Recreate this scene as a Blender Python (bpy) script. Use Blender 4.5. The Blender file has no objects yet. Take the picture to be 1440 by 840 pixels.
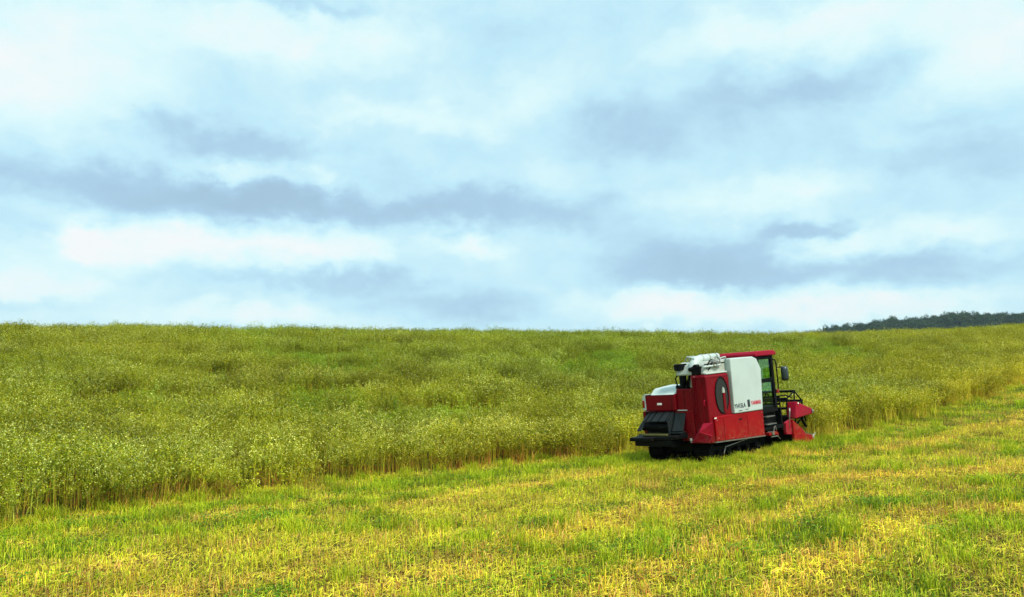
import bpy, bmesh, math, random
import numpy as np
from mathutils import Vector, Matrix
R_ = math.radians
C = bpy.context.scene.collection
SC = bpy.context.scene

# ------------------------------------------------------------------ camera
PITCH = math.atan(120/1130.)
cam_d = bpy.data.cameras.new('camera'); cam = bpy.data.objects.new('camera', cam_d); C.objects.link(cam)
cam.location = (0, 0, 1.6); cam.rotation_euler = (math.pi/2+PITCH, 0, 0)
cam_d.sensor_width = 36; cam_d.lens = 28.25; cam_d.clip_start = .1; cam_d.clip_end = 8000
SC.camera = cam

# ------------------------------------------------------------------ exposure, sun, sky
SC.view_settings.view_transform = 'Standard'; SC.view_settings.look = 'None'
SC.view_settings.gamma = 1; SC.view_settings.use_curve_mapping = False
SC.view_settings.exposure = 1.4
EXPO = 2**1.4
SUN_EL, SUN_AZ = R_(52), R_(140)          # azimuth clockwise from +Y (north): behind the camera, to its right
sd = bpy.data.lights.new('sun', 'SUN'); sd.energy = 1.5; sd.angle = R_(11); sd.color = (1, .96, .88)
so = bpy.data.objects.new('sun', sd); C.objects.link(so)
sdir = Vector((math.sin(SUN_AZ)*math.cos(SUN_EL), math.cos(SUN_AZ)*math.cos(SUN_EL), math.sin(SUN_EL)))
so.rotation_euler = sdir.to_track_quat('Z', 'Y').to_euler()

w = bpy.data.worlds.new('World'); SC.world = w; w.use_nodes = True
nt = w.node_tree; N = nt.nodes; L = nt.links; N.clear()
def nd(t, **k):
    n = N.new(t)
    for a, b in k.items(): setattr(n, a, b)
    return n
def mth(op, a, b=None, c=None, clamp=False):
    n = N.new('ShaderNodeMath'); n.operation = op; n.use_clamp = clamp
    for i, v in enumerate((a, b, c)):
        if v is None: continue
        if isinstance(v, (int, float)): n.inputs[i].default_value = v
        else: L.new(v, n.inputs[i])
    return n.outputs[0]
tc = nd('ShaderNodeTexCoord'); sep = nd('ShaderNodeSeparateXYZ'); L.new(tc.outputs['Generated'], sep.inputs[0])
az = mth('ARCTAN2', sep.outputs[0], sep.outputs[1]); el = mth('ARCSINE', sep.outputs[2])
cmb = nd('ShaderNodeCombineXYZ'); L.new(mth('MULTIPLY', az, 1.0), cmb.inputs[0]); L.new(mth('MULTIPLY', el, 1.45), cmb.inputs[1])
def noise(vec, scale, detail=6, rough=.55, dist=0):
    n = nd('ShaderNodeTexNoise'); n.inputs['Scale'].default_value = scale; n.inputs['Detail'].default_value = detail
    n.inputs['Roughness'].default_value = rough; n.inputs['Distortion'].default_value = dist
    L.new(vec, n.inputs['Vector']); return n
wn = noise(cmb.outputs[0], 7, 7, .58); ws = nd('ShaderNodeSeparateColor'); L.new(wn.outputs['Color'], ws.inputs[0])
waz = mth('ADD', az, mth('MULTIPLY', mth('SUBTRACT', ws.outputs[0], .5), .16))
wel = mth('ADD', el, mth('MULTIPLY', mth('SUBTRACT', ws.outputs[1], .5), .07))
w2 = noise(cmb.outputs[0], 24, 5, .6); ws2 = nd('ShaderNodeSeparateColor'); L.new(w2.outputs['Color'], ws2.inputs[0])
waz = mth('ADD', waz, mth('MULTIPLY', mth('SUBTRACT', ws2.outputs[0], .5), .07))
wel = mth('ADD', wel, mth('MULTIPLY', mth('SUBTRACT', ws2.outputs[1], .5), .045))
def dirpx(px, py):
    x, y = px-720, -(py-420)
    d = Vector((x, 1130*math.cos(PITCH)-y*math.sin(PITCH), 1130*math.sin(PITCH)+y*math.cos(PITCH))).normalized()
    return math.atan2(d.x, d.y), math.asin(d.z)
CLOUDS = [  # cloud banks: centre, half widths (converted to azimuth and elevation), brightness
 (330,198,120,20,-.55),(215,262,240,30,-.75),(430,288,170,20,-.6),(20,322,60,20,-.6),(705,298,110,24,-.6),(450,400,150,12,-.5),
 (640,436,150,16,-.5),(1010,372,150,36,-.95),(1290,385,120,18,-.55),(1130,328,40,12,-.55),(900,175,110,40,-.5),(1150,118,130,20,-.4),
 (1360,222,110,28,-.4),(665,60,80,40,-.35),(430,4,70,10,-.4),(60,425,120,9,-.35),(700,200,100,30,-.15),(860,300,60,30,-.3),(1300,170,90,14,-.2),(560,240,60,16,-.25),
 (60,90,150,70,.6),(380,50,200,36,.55),(1130,36,190,30,.55),(1390,60,100,50,.5),(560,158,100,16,.4),(330,238,60,14,.5),
 (250,345,190,22,.65),(110,335,40,20,.5),(655,346,50,14,.5),(340,438,190,10,.45),(1165,350,50,16,.6),(1090,268,110,22,.45),(1310,330,120,20,.5),
 (960,432,150,20,.8),(1230,432,150,14,.5),(455,262,22,20,.5),(40,395,110,20,.5),(760,150,60,30,.2),(480,350,60,20,.4)]
tot = None
for cx, cy, rx, ry, am in CLOUDS:
    a0, e0 = dirpx(cx, cy); a1, _ = dirpx(cx+rx, cy); _, e1 = dirpx(cx, cy-ry)
    du = mth('MULTIPLY', mth('SUBTRACT', waz, a0), 1/abs(a1-a0)); dv = mth('MULTIPLY', mth('SUBTRACT', wel, e0), 1/abs(e1-e0))
    q = mth('ADD', mth('MULTIPLY', du, du), mth('MULTIPLY', dv, dv))
    g = mth('MULTIPLY', mth('EXPONENT', mth('MULTIPLY', mth('POWER', q, 1.3), -.6)), am)
    tot = g if tot is None else mth('ADD', tot, g)
big = noise(cmb.outputs[0], 3.2, 8, .6, .3); fine = noise(cmb.outputs[0], 16, 6, .6, .5)
t = mth('ADD', mth('MULTIPLY', tot, .52), .60)
t = mth('ADD', t, mth('MULTIPLY', mth('SUBTRACT', big.outputs['Fac'], .5), .72))
t = mth('ADD', t, mth('MULTIPLY', mth('SUBTRACT', fine.outputs['Fac'], .5), .26), clamp=True)
cr = nd('ShaderNodeValToRGB'); L.new(t, cr.inputs[0])
el_ = cr.color_ramp.elements
el_[0].position = 0; el_[0].color = (.38, .57, .72, 1)
el_[1].position = 1; el_[1].color = (.97, 1, 1, 1)
for p, c in ((.28, (.43, .66, .84, 1)), (.52, (.56, .86, .99, 1)), (.76, (.76, 1.0, 1.02, 1))):
    e = el_.new(p); e.color = c
sky = nd('ShaderNodeTexSky', sky_type='NISHITA', sun_disc=False, sun_elevation=SUN_EL, sun_rotation=SUN_AZ)
b1 = nd('ShaderNodeBackground'); L.new(sky.outputs[0], b1.inputs[0]); b1.inputs[1].default_value = .05
b2 = nd('ShaderNodeBackground'); L.new(cr.outputs[0], b2.inputs[0]); b2.inputs[1].default_value = 1/EXPO
mx = nd('ShaderNodeMixShader'); mx.inputs[0].default_value = .95; L.new(b1.outputs[0], mx.inputs[1]); L.new(b2.outputs[0], mx.inputs[2])
wo = nd('ShaderNodeOutputWorld'); L.new(mx.outputs[0], wo.inputs[0])

# ------------------------------------------------------------------ the lie of the land
O_ = np.array([4.73, 19.99, -.207]); TH = R_(42); GX, GY = .08, .02     # the harvester's ground point, heading, slope
EDGE = np.array([(-60,-44),(-25,-6),(-12,8),(-7.84,12.6),(-7.24,13.5),(-6.58,14.6),(-5.5,16.1),(-4.33,17.2),(-2.62,18.9),(-.36,20.5),(1.2,21.3),(2.69,21.9),
 (3.8,21.9),(5.0,22.5),(6.5,23.4),(8.15,21.7),(9.68,23.05),(12.4,25.3),(14.9,27.8),(19.8,33.1),(24.1,38.1),(40,57),(120,140)], float)
_k = np.clip((1.5-EDGE[:, 0])/4, 0, 1)*.5; EDGE[:, 0] += .73*_k; EDGE[:, 1] -= .68*_k
def sp(s, w=1.2): return np.logaddexp(0, s/w)*w
def zn(x, y):
    xr = 40-sp(40-x, 6)
    return O_[2]-.08*sp(O_[0]-1.5)+.08*sp(xr-1.5)+.02*(np.clip(y, -20, 120)-O_[1])/(1+np.exp(-(y-16)/3))
AT = np.linspace(-.85, .85, 171)
def gs(v, k):
    kk = np.exp(-.5*(np.arange(-3*k, 3*k+1)/k)**2); kk /= kk.sum()
    return np.convolve(np.pad(v, 3*k, mode='edge'), kk, 'valid')
YE = gs(np.interp(AT, [-.85,-.62,-.45,-.25,0,.2,.4,.535,.634,.8], [10,12.6,14.6,17.2,20.5,24,25.5,29,38,46]), 5)
RC = gs(np.interp(AT, [-.85,-.4,0,.3,.5,.634,.85], [58,62,64,66,70,80,96]), 8)
HOR = gs(np.interp(AT, [-.85,-.637,-.42,-.2,0,.15,.3,.42,.52,.637,.85], [452,455,457,460,463,465.5,466.5,466,463,456,446]), 3)
CROPH = 1.12
def hillprof(t):
    return np.where(t < 0, 0, np.where(t < 1, np.sin(np.clip(t, 0, 1)*math.pi/2)**1.15, 1-.18*np.clip(t-1, 0, 2)**2-.05*np.clip(t-3, 0, 1e9)))
AM = np.zeros_like(AT)
_ys = np.linspace(8, 130, 500)
for i, a in enumerate(AT):
    lo, hi = 0., 30.
    tgt = math.tan(math.atan(120/1130.)+math.atan((420-HOR[i])/1130.)*1.0)  # elevation of the skyline in the camera's vertical plane
    tgt = (1130*math.sin(PITCH)+(420-HOR[i])*math.cos(PITCH))/(1130*math.cos(PITCH)-(420-HOR[i])*math.sin(PITCH))
    t = (_ys-YE[i]-1.5)/(RC[i]-YE[i]-1.5)
    for _ in range(30):
        m = (lo+hi)/2
        e = ((zn(a*_ys, _ys)+m*hillprof(t)+np.where(_ys > YE[i], CROPH, 0)-1.6)/_ys).max()
        if e > tgt: hi = m
        else: lo = m
    AM[i] = lo
def height(x, y):
    x = np.asarray(x, float); y = np.asarray(y, float)
    a = np.clip(x/np.maximum(y, 6), -.85, .85)
    ye, rc, am = np.interp(a, AT, YE), np.interp(a, AT, RC), np.interp(a, AT, AM)
    t = (y-ye-1.5)/(rc-ye-1.5)
    return np.maximum(zn(x, y)+am*hillprof(t), -14)
def edge_dist(x, y):                       # metres in front of (+) or inside (-) the standing crop
    d = np.full(np.shape(x), 1e9)
    for (x0, y0), (x1, y1) in zip(EDGE[:-1], EDGE[1:]):
        vx, vy = x1-x0, y1-y0; k = np.clip(((x-x0)*vx+(y-y0)*vy)/(vx*vx+vy*vy), 0, 1)
        d = np.minimum(d, np.hypot(x-x0-k*vx, y-y0-k*vy))
    return np.where(y > np.interp(x, EDGE[:, 0], EDGE[:, 1]), -d, d)
_rg = np.random.RandomState(7)
_tab = _rg.rand(256, 256)
def vn(x, y, o=0):                         # value noise 0..1
    x = np.asarray(x)+o*17.3; y = np.asarray(y)+o*9.1
    xi, yi = np.floor(x).astype(int), np.floor(y).astype(int); fx, fy = x-xi, y-yi
    fx, fy = fx*fx*(3-2*fx), fy*fy*(3-2*fy)
    g = lambda i, j: _tab[i % 256, j % 256]
    return (g(xi, yi)*(1-fx)+g(xi+1, yi)*fx)*(1-fy)+(g(xi, yi+1)*(1-fx)+g(xi+1, yi+1)*fx)*fy
def fbm(x, y, o=0, n=4): return sum(vn(x*2**k, y*2**k, o+k)*.5**k for k in range(n))/sum(.5**k for k in range(n))

# ------------------------------------------------------------------ helpers
def tag(o, label=None, cat=None, group=None, kind=None):
    for k, v in (('label', label), ('category', cat), ('group', group), ('kind', kind)):
        if v: o[k] = v
    return o
def mat(name, col, rough=.5, metal=0., spec=.5, coat=0., bump=0., bscale=40, dirt=None, dscale=6):
    m = bpy.data.materials.new(name); m.use_nodes = True; n = m.node_tree.nodes; l = m.node_tree.links
    p = n['Principled BSDF']; p.inputs['Roughness'].default_value = rough; p.inputs['Metallic'].default_value = metal
    p.inputs['Specular IOR Level'].default_value = spec; p.inputs['Coat Weight'].default_value = coat
    p.inputs['Base Color'].default_value = (*col, 1)
    co = n.new('ShaderNodeTexCoord')
    nz = n.new('ShaderNodeTexNoise'); nz.inputs['Scale'].default_value = dscale; nz.inputs['Detail'].default_value = 8; nz.inputs['Roughness'].default_value = .7
    l.new(co.outputs['Object'], nz.inputs['Vector'])
    rp = n.new('ShaderNodeValToRGB'); l.new(nz.outputs['Fac'], rp.inputs[0])
    rp.color_ramp.elements[0].position = .45; rp.color_ramp.elements[0].color = (*col, 1)
    rp.color_ramp.elements[1].position = .8; rp.color_ramp.elements[1].color = (*(dirt or tuple(c*.75 for c in col)), 1)
    l.new(rp.outputs[0], p.inputs['Base Color'])
    if bump:
        b = n.new('ShaderNodeBump'); b.inputs['Strength'].default_value = bump; b.inputs['Distance'].default_value = .01
        n2 = n.new('ShaderNodeTexNoise'); n2.inputs['Scale'].default_value = bscale; l.new(co.outputs['Object'], n2.inputs['Vector'])
        l.new(n2.outputs['Fac'], b.inputs['Height']); l.new(b.outputs[0], p.inputs['Normal'])
    return m
def pydata(name, v, f, m=None, cols=None):
    me = bpy.data.meshes.new(name); me.from_pydata([tuple(q) for q in v], [], f); me.update()
    if cols is not None:
        a = me.color_attributes.new('Col', 'FLOAT_COLOR', 'CORNER')
        cc = np.repeat(np.array(cols, float), [len(q) for q in f], axis=0); cc = np.hstack([cc, np.ones((len(cc), 1))])
        a.data.foreach_set('color', cc.ravel())
    if m: me.materials.append(m)
    return me

# ------------------------------------------------------------------ ground
def ground_mat():
    m = bpy.data.materials.new('stubble_soil'); m.use_nodes = True; n = m.node_tree.nodes; l = m.node_tree.links
    p = n['Principled BSDF']; p.inputs['Roughness'].default_value = .95; p.inputs['Specular IOR Level'].default_value = .1
    g = n.new('ShaderNodeNewGeometry')
    a = n.new('ShaderNodeTexNoise'); a.inputs['Scale'].default_value = 30; a.inputs['Detail'].default_value = 6; l.new(g.outputs['Position'], a.inputs['Vector'])
    b = n.new('ShaderNodeTexNoise'); b.inputs['Scale'].default_value = .9; b.inputs['Detail'].default_value = 6; l.new(g.outputs['Position'], b.inputs['Vector'])
    r = n.new('ShaderNodeValToRGB'); l.new(a.outputs['Fac'], r.inputs[0])
    e = r.color_ramp.elements; e[0].position = .35; e[0].color = (.022, .015, .004, 1); e[1].position = .70; e[1].color = (.24, .17, .03, 1)
    e2 = e.new(.5); e2.color = (.11, .075, .02, 1)
    r2 = n.new('ShaderNodeValToRGB'); l.new(b.outputs['Fac'], r2.inputs[0])
    r2.color_ramp.elements[0].position = .4; r2.color_ramp.elements[0].color = (.6, 1.1, .5, 1); r2.color_ramp.elements[1].position = .62; r2.color_ramp.elements[1].color = (1.15, .85, .7, 1)
    x = n.new('ShaderNodeMix'); x.data_type = 'RGBA'; x.blend_type = 'MULTIPLY'; x.inputs[0].default_value = 1
    l.new(r.outputs[0], x.inputs[6]); l.new(r2.outputs[0], x.inputs[7]); l.new(x.outputs[2], p.inputs['Base Color'])
    bp = n.new('ShaderNodeBump'); bp.inputs['Distance'].default_value = .04; l.new(a.outputs['Fac'], bp.inputs['Height']); l.new(bp.outputs[0], p.inputs['Normal'])
    return m
def axis(lo, hi, fine0, fine1, step):
    mid = np.arange(fine0, fine1+1e-6, step)
    up_ = fine1+np.cumsum(step*1.22**np.arange(1, 60)); up_ = np.append(up_[up_ < hi], hi)
    dn = fine0-np.cumsum(step*1.22**np.arange(1, 60)); dn = np.append(dn[dn > lo], lo)[::-1]
    return np.concatenate([dn, mid, up_])
gxs = axis(-3500, 3500, -60, 75, .6); gys = axis(-300, 4000, 0, 110, .6)
X, Y = np.meshgrid(gxs, gys); Z = height(X, Y)+.03*(fbm(X*1.5, Y*1.5, 3)-.5)
nx, ny = len(gxs), len(gys)
ii = (np.arange(ny-1)[:, None]*nx+np.arange(nx-1)[None]).ravel()
fc = np.stack([ii, ii+1, ii+nx+1, ii+nx], 1)
me = bpy.data.meshes.new('ground'); me.vertices.add(nx*ny); me.vertices.foreach_set('co', np.stack([X, Y, Z], -1).ravel())
me.loops.add(fc.size); me.loops.foreach_set('vertex_index', fc.ravel()); me.polygons.add(len(fc))
me.polygons.foreach_set('loop_start', np.arange(len(fc))*4); me.update(calc_edges=True)
me.polygons.foreach_set('use_smooth', np.ones(len(fc), bool)); me.materials.append(ground_mat())
go = bpy.data.objects.new('ground', me); C.objects.link(go); tag(go, kind='structure')

# ------------------------------------------------------------------ vegetation material and instancing
def veg_mat(name, transl=.35, rough=.6, spec=.15):
    m = bpy.data.materials.new(name); m.use_nodes = True; n = m.node_tree.nodes; l = m.node_tree.links; n.clear()
    a = n.new('ShaderNodeAttribute'); a.attribute_name = 'Col'
    b = n.new('ShaderNodeAttribute'); b.attribute_type = 'INSTANCER'; b.attribute_name = 'tint'
    x = n.new('ShaderNodeMix'); x.data_type = 'RGBA'; x.blend_type = 'MULTIPLY'; x.inputs[0].default_value = 1
    l.new(a.outputs['Color'], x.inputs[6]); l.new(b.outputs['Vector'], x.inputs[7])
    p = n.new('ShaderNodeBsdfPrincipled'); p.inputs['Roughness'].default_value = rough; p.inputs['Specular IOR Level'].default_value = spec
    tr = n.new('ShaderNodeBsdfTranslucent'); mi = n.new('ShaderNodeMixShader'); mi.inputs[0].default_value = transl
    o = n.new('ShaderNodeOutputMaterial')
    l.new(x.outputs[2], p.inputs['Base Color']); l.new(x.outputs[2], tr.inputs['Color'])
    l.new(p.outputs[0], mi.inputs[1]); l.new(tr.outputs[0], mi.inputs[2]); l.new(mi.outputs[0], o.inputs[0])
    return m
def scatter(name, protos, pts, rot, scl, idx, tint):
    col = bpy.data.collections.new(name+'_kinds')
    for k, me_ in enumerate(protos):
        o = bpy.data.objects.new('%s_kind_%02d' % (name, k), me_); col.objects.link(o)
    me = bpy.data.meshes.new(name); me.vertices.add(len(pts)); me.vertices.foreach_set('co', np.asarray(pts, np.float32).ravel())
    for nm, ty, arr, key in (('rot', 'FLOAT_VECTOR', rot, 'vector'), ('scl', 'FLOAT_VECTOR', scl, 'vector'), ('idx', 'INT', idx, 'value'), ('tint', 'FLOAT_VECTOR', tint, 'vector')):
        at = me.attributes.new(nm, ty, 'POINT'); at.data.foreach_set(key, np.asarray(arr, np.int32 if ty == 'INT' else np.float32).ravel())
    ob = bpy.data.objects.new(name, me); C.objects.link(ob)
    ng = bpy.data.node_groups.new(name, 'GeometryNodeTree')
    ng.interface.new_socket('Geometry', in_out='INPUT', socket_type='NodeSocketGeometry')
    ng.interface.new_socket('Geometry', in_out='OUTPUT', socket_type='NodeSocketGeometry')
    n = ng.nodes; l = ng.links
    gi, go_ = n.new('NodeGroupInput'), n.new('NodeGroupOutput'); iop = n.new('GeometryNodeInstanceOnPoints')
    ci = n.new('GeometryNodeCollectionInfo'); ci.inputs['Collection'].default_value = col; ci.inputs['Separate Children'].default_value = True; ci.inputs['Reset Children'].default_value = True
    def na(nm, ty):
        q = n.new('GeometryNodeInputNamedAttribute'); q.data_type = ty; q.inputs['Name'].default_value = nm
        return [s for s in q.outputs if s.enabled and s.name == 'Attribute'][0]
    mp = n.new('GeometryNodeMeshToPoints')
    l.new(gi.outputs[0], mp.inputs['Mesh']); l.new(mp.outputs[0], iop.inputs['Points']); l.new(ci.outputs[0], iop.inputs['Instance'])
    iop.inputs['Pick Instance'].default_value = True
    l.new(na('idx', 'INT'), iop.inputs['Instance Index']); l.new(na('rot', 'FLOAT_VECTOR'), iop.inputs['Rotation']); l.new(na('scl', 'FLOAT_VECTOR'), iop.inputs['Scale'])
    l.new(iop.outputs[0], go_.inputs[0])
    md = ob.modifiers.new('scatter', 'NODES'); md.node_group = ng
    return ob

class VG:                                                        # little vegetation mesh collector
    def __init__(s): s.v, s.f, s.c = [], [], []
    def quad(s, a, b, c, d, col): k = len(s.v); s.v += [a, b, c, d]; s.f.append((k, k+1, k+2, k+3)); s.c.append(col)
    def tri(s, a, b, c, col): k = len(s.v); s.v += [a, b, c]; s.f.append((k, k+1, k+2)); s.c.append(col)
    def strip(s, pts, w0, w1, cols, ang):
        sx, sy = math.cos(ang), math.sin(ang); n = len(pts)-1
        for i in range(n):
            a, b = pts[i], pts[i+1]; wa, wb = w0+(w1-w0)*i/n, w0+(w1-w0)*(i+1)/n
            c = cols[min(i, len(cols)-1)]
            s.quad((a[0]-sx*wa, a[1]-sy*wa, a[2]), (a[0]+sx*wa, a[1]+sy*wa, a[2]), (b[0]+sx*wb, b[1]+sy*wb, b[2]), (b[0]-sx*wb, b[1]-sy*wb, b[2]), c)
    def mesh(s, name, m): return pydata(name, s.v, s.f, m, s.c)
def jit(c, r, a=.18):
    k = 1+r.uniform(-a, a); return tuple(max(0, q*k*(1+r.uniform(-a*.4, a*.4))) for q in c)

STEM_LOW, STEM_MID, STEM_TOP = (.50, .23, .06), (.52, .47, .045), (.36, .39, .03)
LEAF, LEAFY, SEED, FLOWER = (.085, .135, .004), (.40, .41, .012), (.44, .39, .022), (.74, .74, .26)
mv = veg_mat('buckwheat', .25)
def plant(g, r, x, y, h, lean, leafcol, flow, bare, red):
    an = r.uniform(0, 6.28); lx, ly = lean*math.cos(an)+r.uniform(-.05, .05), lean*math.sin(an)+r.uniform(-.05, .05)
    P = lambda t: (x+lx*h*t*t, y+ly*h*t*t, h*t*(1-.25*min(1, lean)*t))
    base = jit((.64, .60, .10) if red == 'gold' else STEM_LOW if red else STEM_MID, r, .3)
    w = r.uniform(.0045, .0075)*(1.4 if red == 'gold' else 1.25 if red else 1)
    mid = (.60, .58, .09) if red == 'gold' else (.50, .34, .07) if red else STEM_MID
    for a2 in (an, an+1.57):
        g.strip([P(0), P(.28), P(.6), P(.92)], w, w*.55, [base, jit(mid, r), jit(STEM_TOP, r)], a2)
    def leaf(c, s, col):
        a = r.uniform(0, 6.28); tl = r.uniform(-.5, .5)
        ux, uy = math.cos(a), math.sin(a); vx, vy = -uy, ux
        tip = (c[0]+ux*s, c[1]+uy*s, c[2]+tl*s-.3*s)
        g.tri((c[0]-vx*s*.55, c[1]-vy*s*.55, c[2]+r.uniform(-.3, .3)*s), (c[0]+vx*s*.55, c[1]+vy*s*.55, c[2]+r.uniform(-.3, .3)*s), tip, col)
    for _ in range(r.randint(7, 11)):
        t = r.uniform(bare, .97); c = P(t); leaf((c[0]+r.gauss(0, .035), c[1]+r.gauss(0, .035), c[2]), r.uniform(.026, .052)*(1.3-.4*t), jit(leafcol if r.random() < .65 else LEAFY, r, .3))
    for _ in range(r.randint(4, 6)):
        t = r.uniform(max(.45, bare), .9); a = r.uniform(0, 6.28); b0 = P(t); ln = r.uniform(.10, .24)
        b1 = (b0[0]+math.cos(a)*ln*.55, b0[1]+math.sin(a)*ln*.55, min(h*1.04, b0[2]+ln*.9))
        g.strip([b0, b1], .003, .002, [jit(STEM_TOP, r)], a+1.57)
        leaf(b1, r.uniform(.02, .04), jit(LEAFY if r.random() < .5 else leafcol, r, .3))
        for q in range(r.randint(4, 6)):                        # seed and flower clusters
            c = (b1[0]+r.gauss(0, .022), b1[1]+r.gauss(0, .022), b1[2]+r.gauss(.005, .022)); s = r.uniform(.007, .016)
            col = jit(FLOWER if r.random() < flow else (SEED if r.random() < .6 else LEAFY), r, .2)
            a3 = r.uniform(0, 6.28); ca, sa = math.cos(a3)*s, math.sin(a3)*s; tz = r.uniform(-.6, .6)*s
            g.quad((c[0]-ca, c[1]-sa, c[2]-tz), (c[0]+sa, c[1]-ca, c[2]+s*.7), (c[0]+ca, c[1]+sa, c[2]+tz), (c[0]-sa, c[1]+ca, c[2]-s*.5), col)
            g.tri((c[0]-sa*.8, c[1]+ca*.8, c[2]-s*.8), (c[0]+sa*.8, c[1]-ca*.8, c[2]-s*.6), (c[0], c[1], c[2]+s), col)
def clump(seed, n, flow, kind):
    r = random.Random(seed); g = VG()
    for _ in range(n):
        x, y = r.gauss(0, .17), r.gauss(0, .17)
        if kind == 'edge': plant(g, r, x*1.2, y*1.2, r.uniform(.6, 1.12), r.choice([.05, .15, .3, .5, .8]), LEAFY if r.random() < .5 else LEAF, flow*.5, .48, 'gold' if r.random() < .4 else r.random() < .25)
        elif kind == 'gold': plant(g, r, x, y, r.uniform(.7, 1.1), r.choice([.05, .1, .3, .5]), LEAFY, flow, .5, 'gold')
        elif kind == 'red': plant(g, r, x, y, r.uniform(.6, 1.08), r.choice([.05, .2, .5, .8]), LEAF if r.random() < .6 else LEAFY, flow, .55, r.random() < .8)
        elif kind == 'fall': plant(g, r, x*1.5, y*1.5, r.uniform(.3, .7), r.uniform(.6, 1.5), LEAFY, flow, .3, r.random() < .6)
        elif kind == 'weed': plant(g, r, x, y, r.uniform(.5, .85), .2, (.09, .2, .02), flow*.3, .15, False)
        else: plant(g, r, x, y, r.uniform(.85, 1.14), r.uniform(0, .2), LEAF, flow, .3, r.random() < .2)
    return g.mesh('buckwheat_clump_%d' % seed, mv)
kinds = [clump(s, 11, f, 'std') for s, f in ((1, .12), (2, .2), (3, .3))]+[clump(s, 11, .65, 'std') for s in (4, 5, 6)]+[clump(s, 11, .4, 'weed') for s in (7, 8)]+[clump(s, 12, .35, 'edge') for s in (9, 10, 11, 12)]+[clump(s, 16, .2, 'fall') for s in (13, 14, 15)]+[clump(s, 13, .25, 'red') for s in (16, 17)]+[clump(s, 15, .25, 'gold') for s in (18, 19)]
rg = np.random.RandomState(3)
def area(step, ylo, yhi, side=4.):
    xs = np.arange(-80, 100, step); ys = np.arange(ylo, yhi, step); A, B = np.meshgrid(xs, ys)
    A = A.ravel()+rg.uniform(-.5, .5, A.size)*step; B = B.ravel()+rg.uniform(-.5, .5, B.size)*step
    k = np.abs(A) < .66*B+side
    return A[k], B[k]
x, y = area(.38, 6, 112)
d = edge_dist(x, y); a = np.clip(x/np.maximum(y, 6), -.85, .85)
wob = .9*(fbm(x*.9, y*.9, 5, 3)-.5)*2
k = (d < wob*1.0) & (y < np.interp(a, AT, RC)+10)
# keep clear of the machine
mh = np.array([math.cos(TH), math.sin(TH)]); ml = np.array([-mh[1], mh[0]])
def in_machine(x, y, pad=0.):
    u = (x-O_[0])*mh[0]+(y-O_[1])*mh[1]; v = (x-O_[0])*ml[0]+(y-O_[1])*ml[1]
    return (u > -2.1-pad) & (u < 2.95) & (np.abs(v) < 1.3+pad)
k &= ~in_machine(x, y, .1)
x, y, d = x[k], y[k], d[k]; n = len(x)
hol = fbm(x*.16, y*.16, 11); fin = fbm(x*.5, y*.5, 12); bigp = fbm(x*.06, y*.06, 15)
wd = np.clip((hol-.55)/.05, 0, 1)*np.clip((-d-2.5)/3, 0, 1)*(fin > .42)
near = np.exp(d/7.)                                              # 1 at the cut edge, fading into the field
leftness = 1/(1+np.exp((x-2)/5))
pf = np.clip(.05+.6*near*leftness*(fbm(x*.25, y*.25, 21) > .42)+.25*(fbm(x*.3, y*.3, 22) > .55), 0, 1)
u = rg.rand(n)
idx = np.where(u < wd, rg.randint(6, 8, n), np.where(rg.rand(n) < pf, rg.randint(3, 6, n), rg.randint(0, 3, n)))
eg = (d > -.55) & (rg.rand(n) < .8); idx = np.where(eg, rg.randint(8, 12, n), idx)
s = (.90+.55*(fbm(x*.9, y*.9, 13, 2)-.5)+rg.uniform(-.12, .12, n)-.2*wd)*np.where(rg.rand(n) < .05, rg.uniform(1.08, 1.25, n), 1.)
rot = np.stack([rg.normal(0, .05, n), rg.normal(0, .05, n), rg.uniform(0, 6.28, n)], 1)
lean = eg & (rg.rand(n) < .25); rot[lean, 0] += rg.normal(0, .3, lean.sum())
br = .42+.65*fin+.5*fbm(x*1.1, y*1.1, 14, 2)+rg.normal(0, .13, n); gold = (d > -.7) & (leftness < .45) & (rg.rand(n) < .55); idx = np.where(gold, rg.randint(17, 19, n), idx)
redp = eg & (fbm(x*.8, y*.8, 51, 2) > np.where(leftness > .5, .47, .70)); idx = np.where(redp, rg.randint(15, 17, n), idx)
fallen = (d > -.25) & (rg.rand(n) < np.where(leftness > .5, .18, .15)); idx = np.where(fallen, rg.randint(12, 15, n), idx)
yel = np.clip(.5+1.6*(bigp-.5)+.5*(1-leftness)*near, 0, 1)
tint = np.stack([br*(.78+.32*yel), br*(.92+.10*yel), br*(.9-.1*yel)], 1); tint[:, 0] *= 1-.2*wd; tint[:, 2] *= .9; edg = np.clip((d+1.0)/.8, 0, 1); rd = edg*leftness*(fbm(x*.8, y*.8, 51, 2) > .5)
tint *= (1+.15*edg)[:, None]; tint[:, 0] *= 1+.06*edg*(1-leftness)
crop = scatter('buckwheat_crop', kinds, np.stack([x, y, height(x, y)-.02], 1), rot, np.stack([s, s, s], 1), idx, tint)
tag(crop, 'standing buckwheat crop in green and yellow covering the hill, speckled with white flowers', 'crop', kind='stuff')
print('crop clumps', n)

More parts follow.
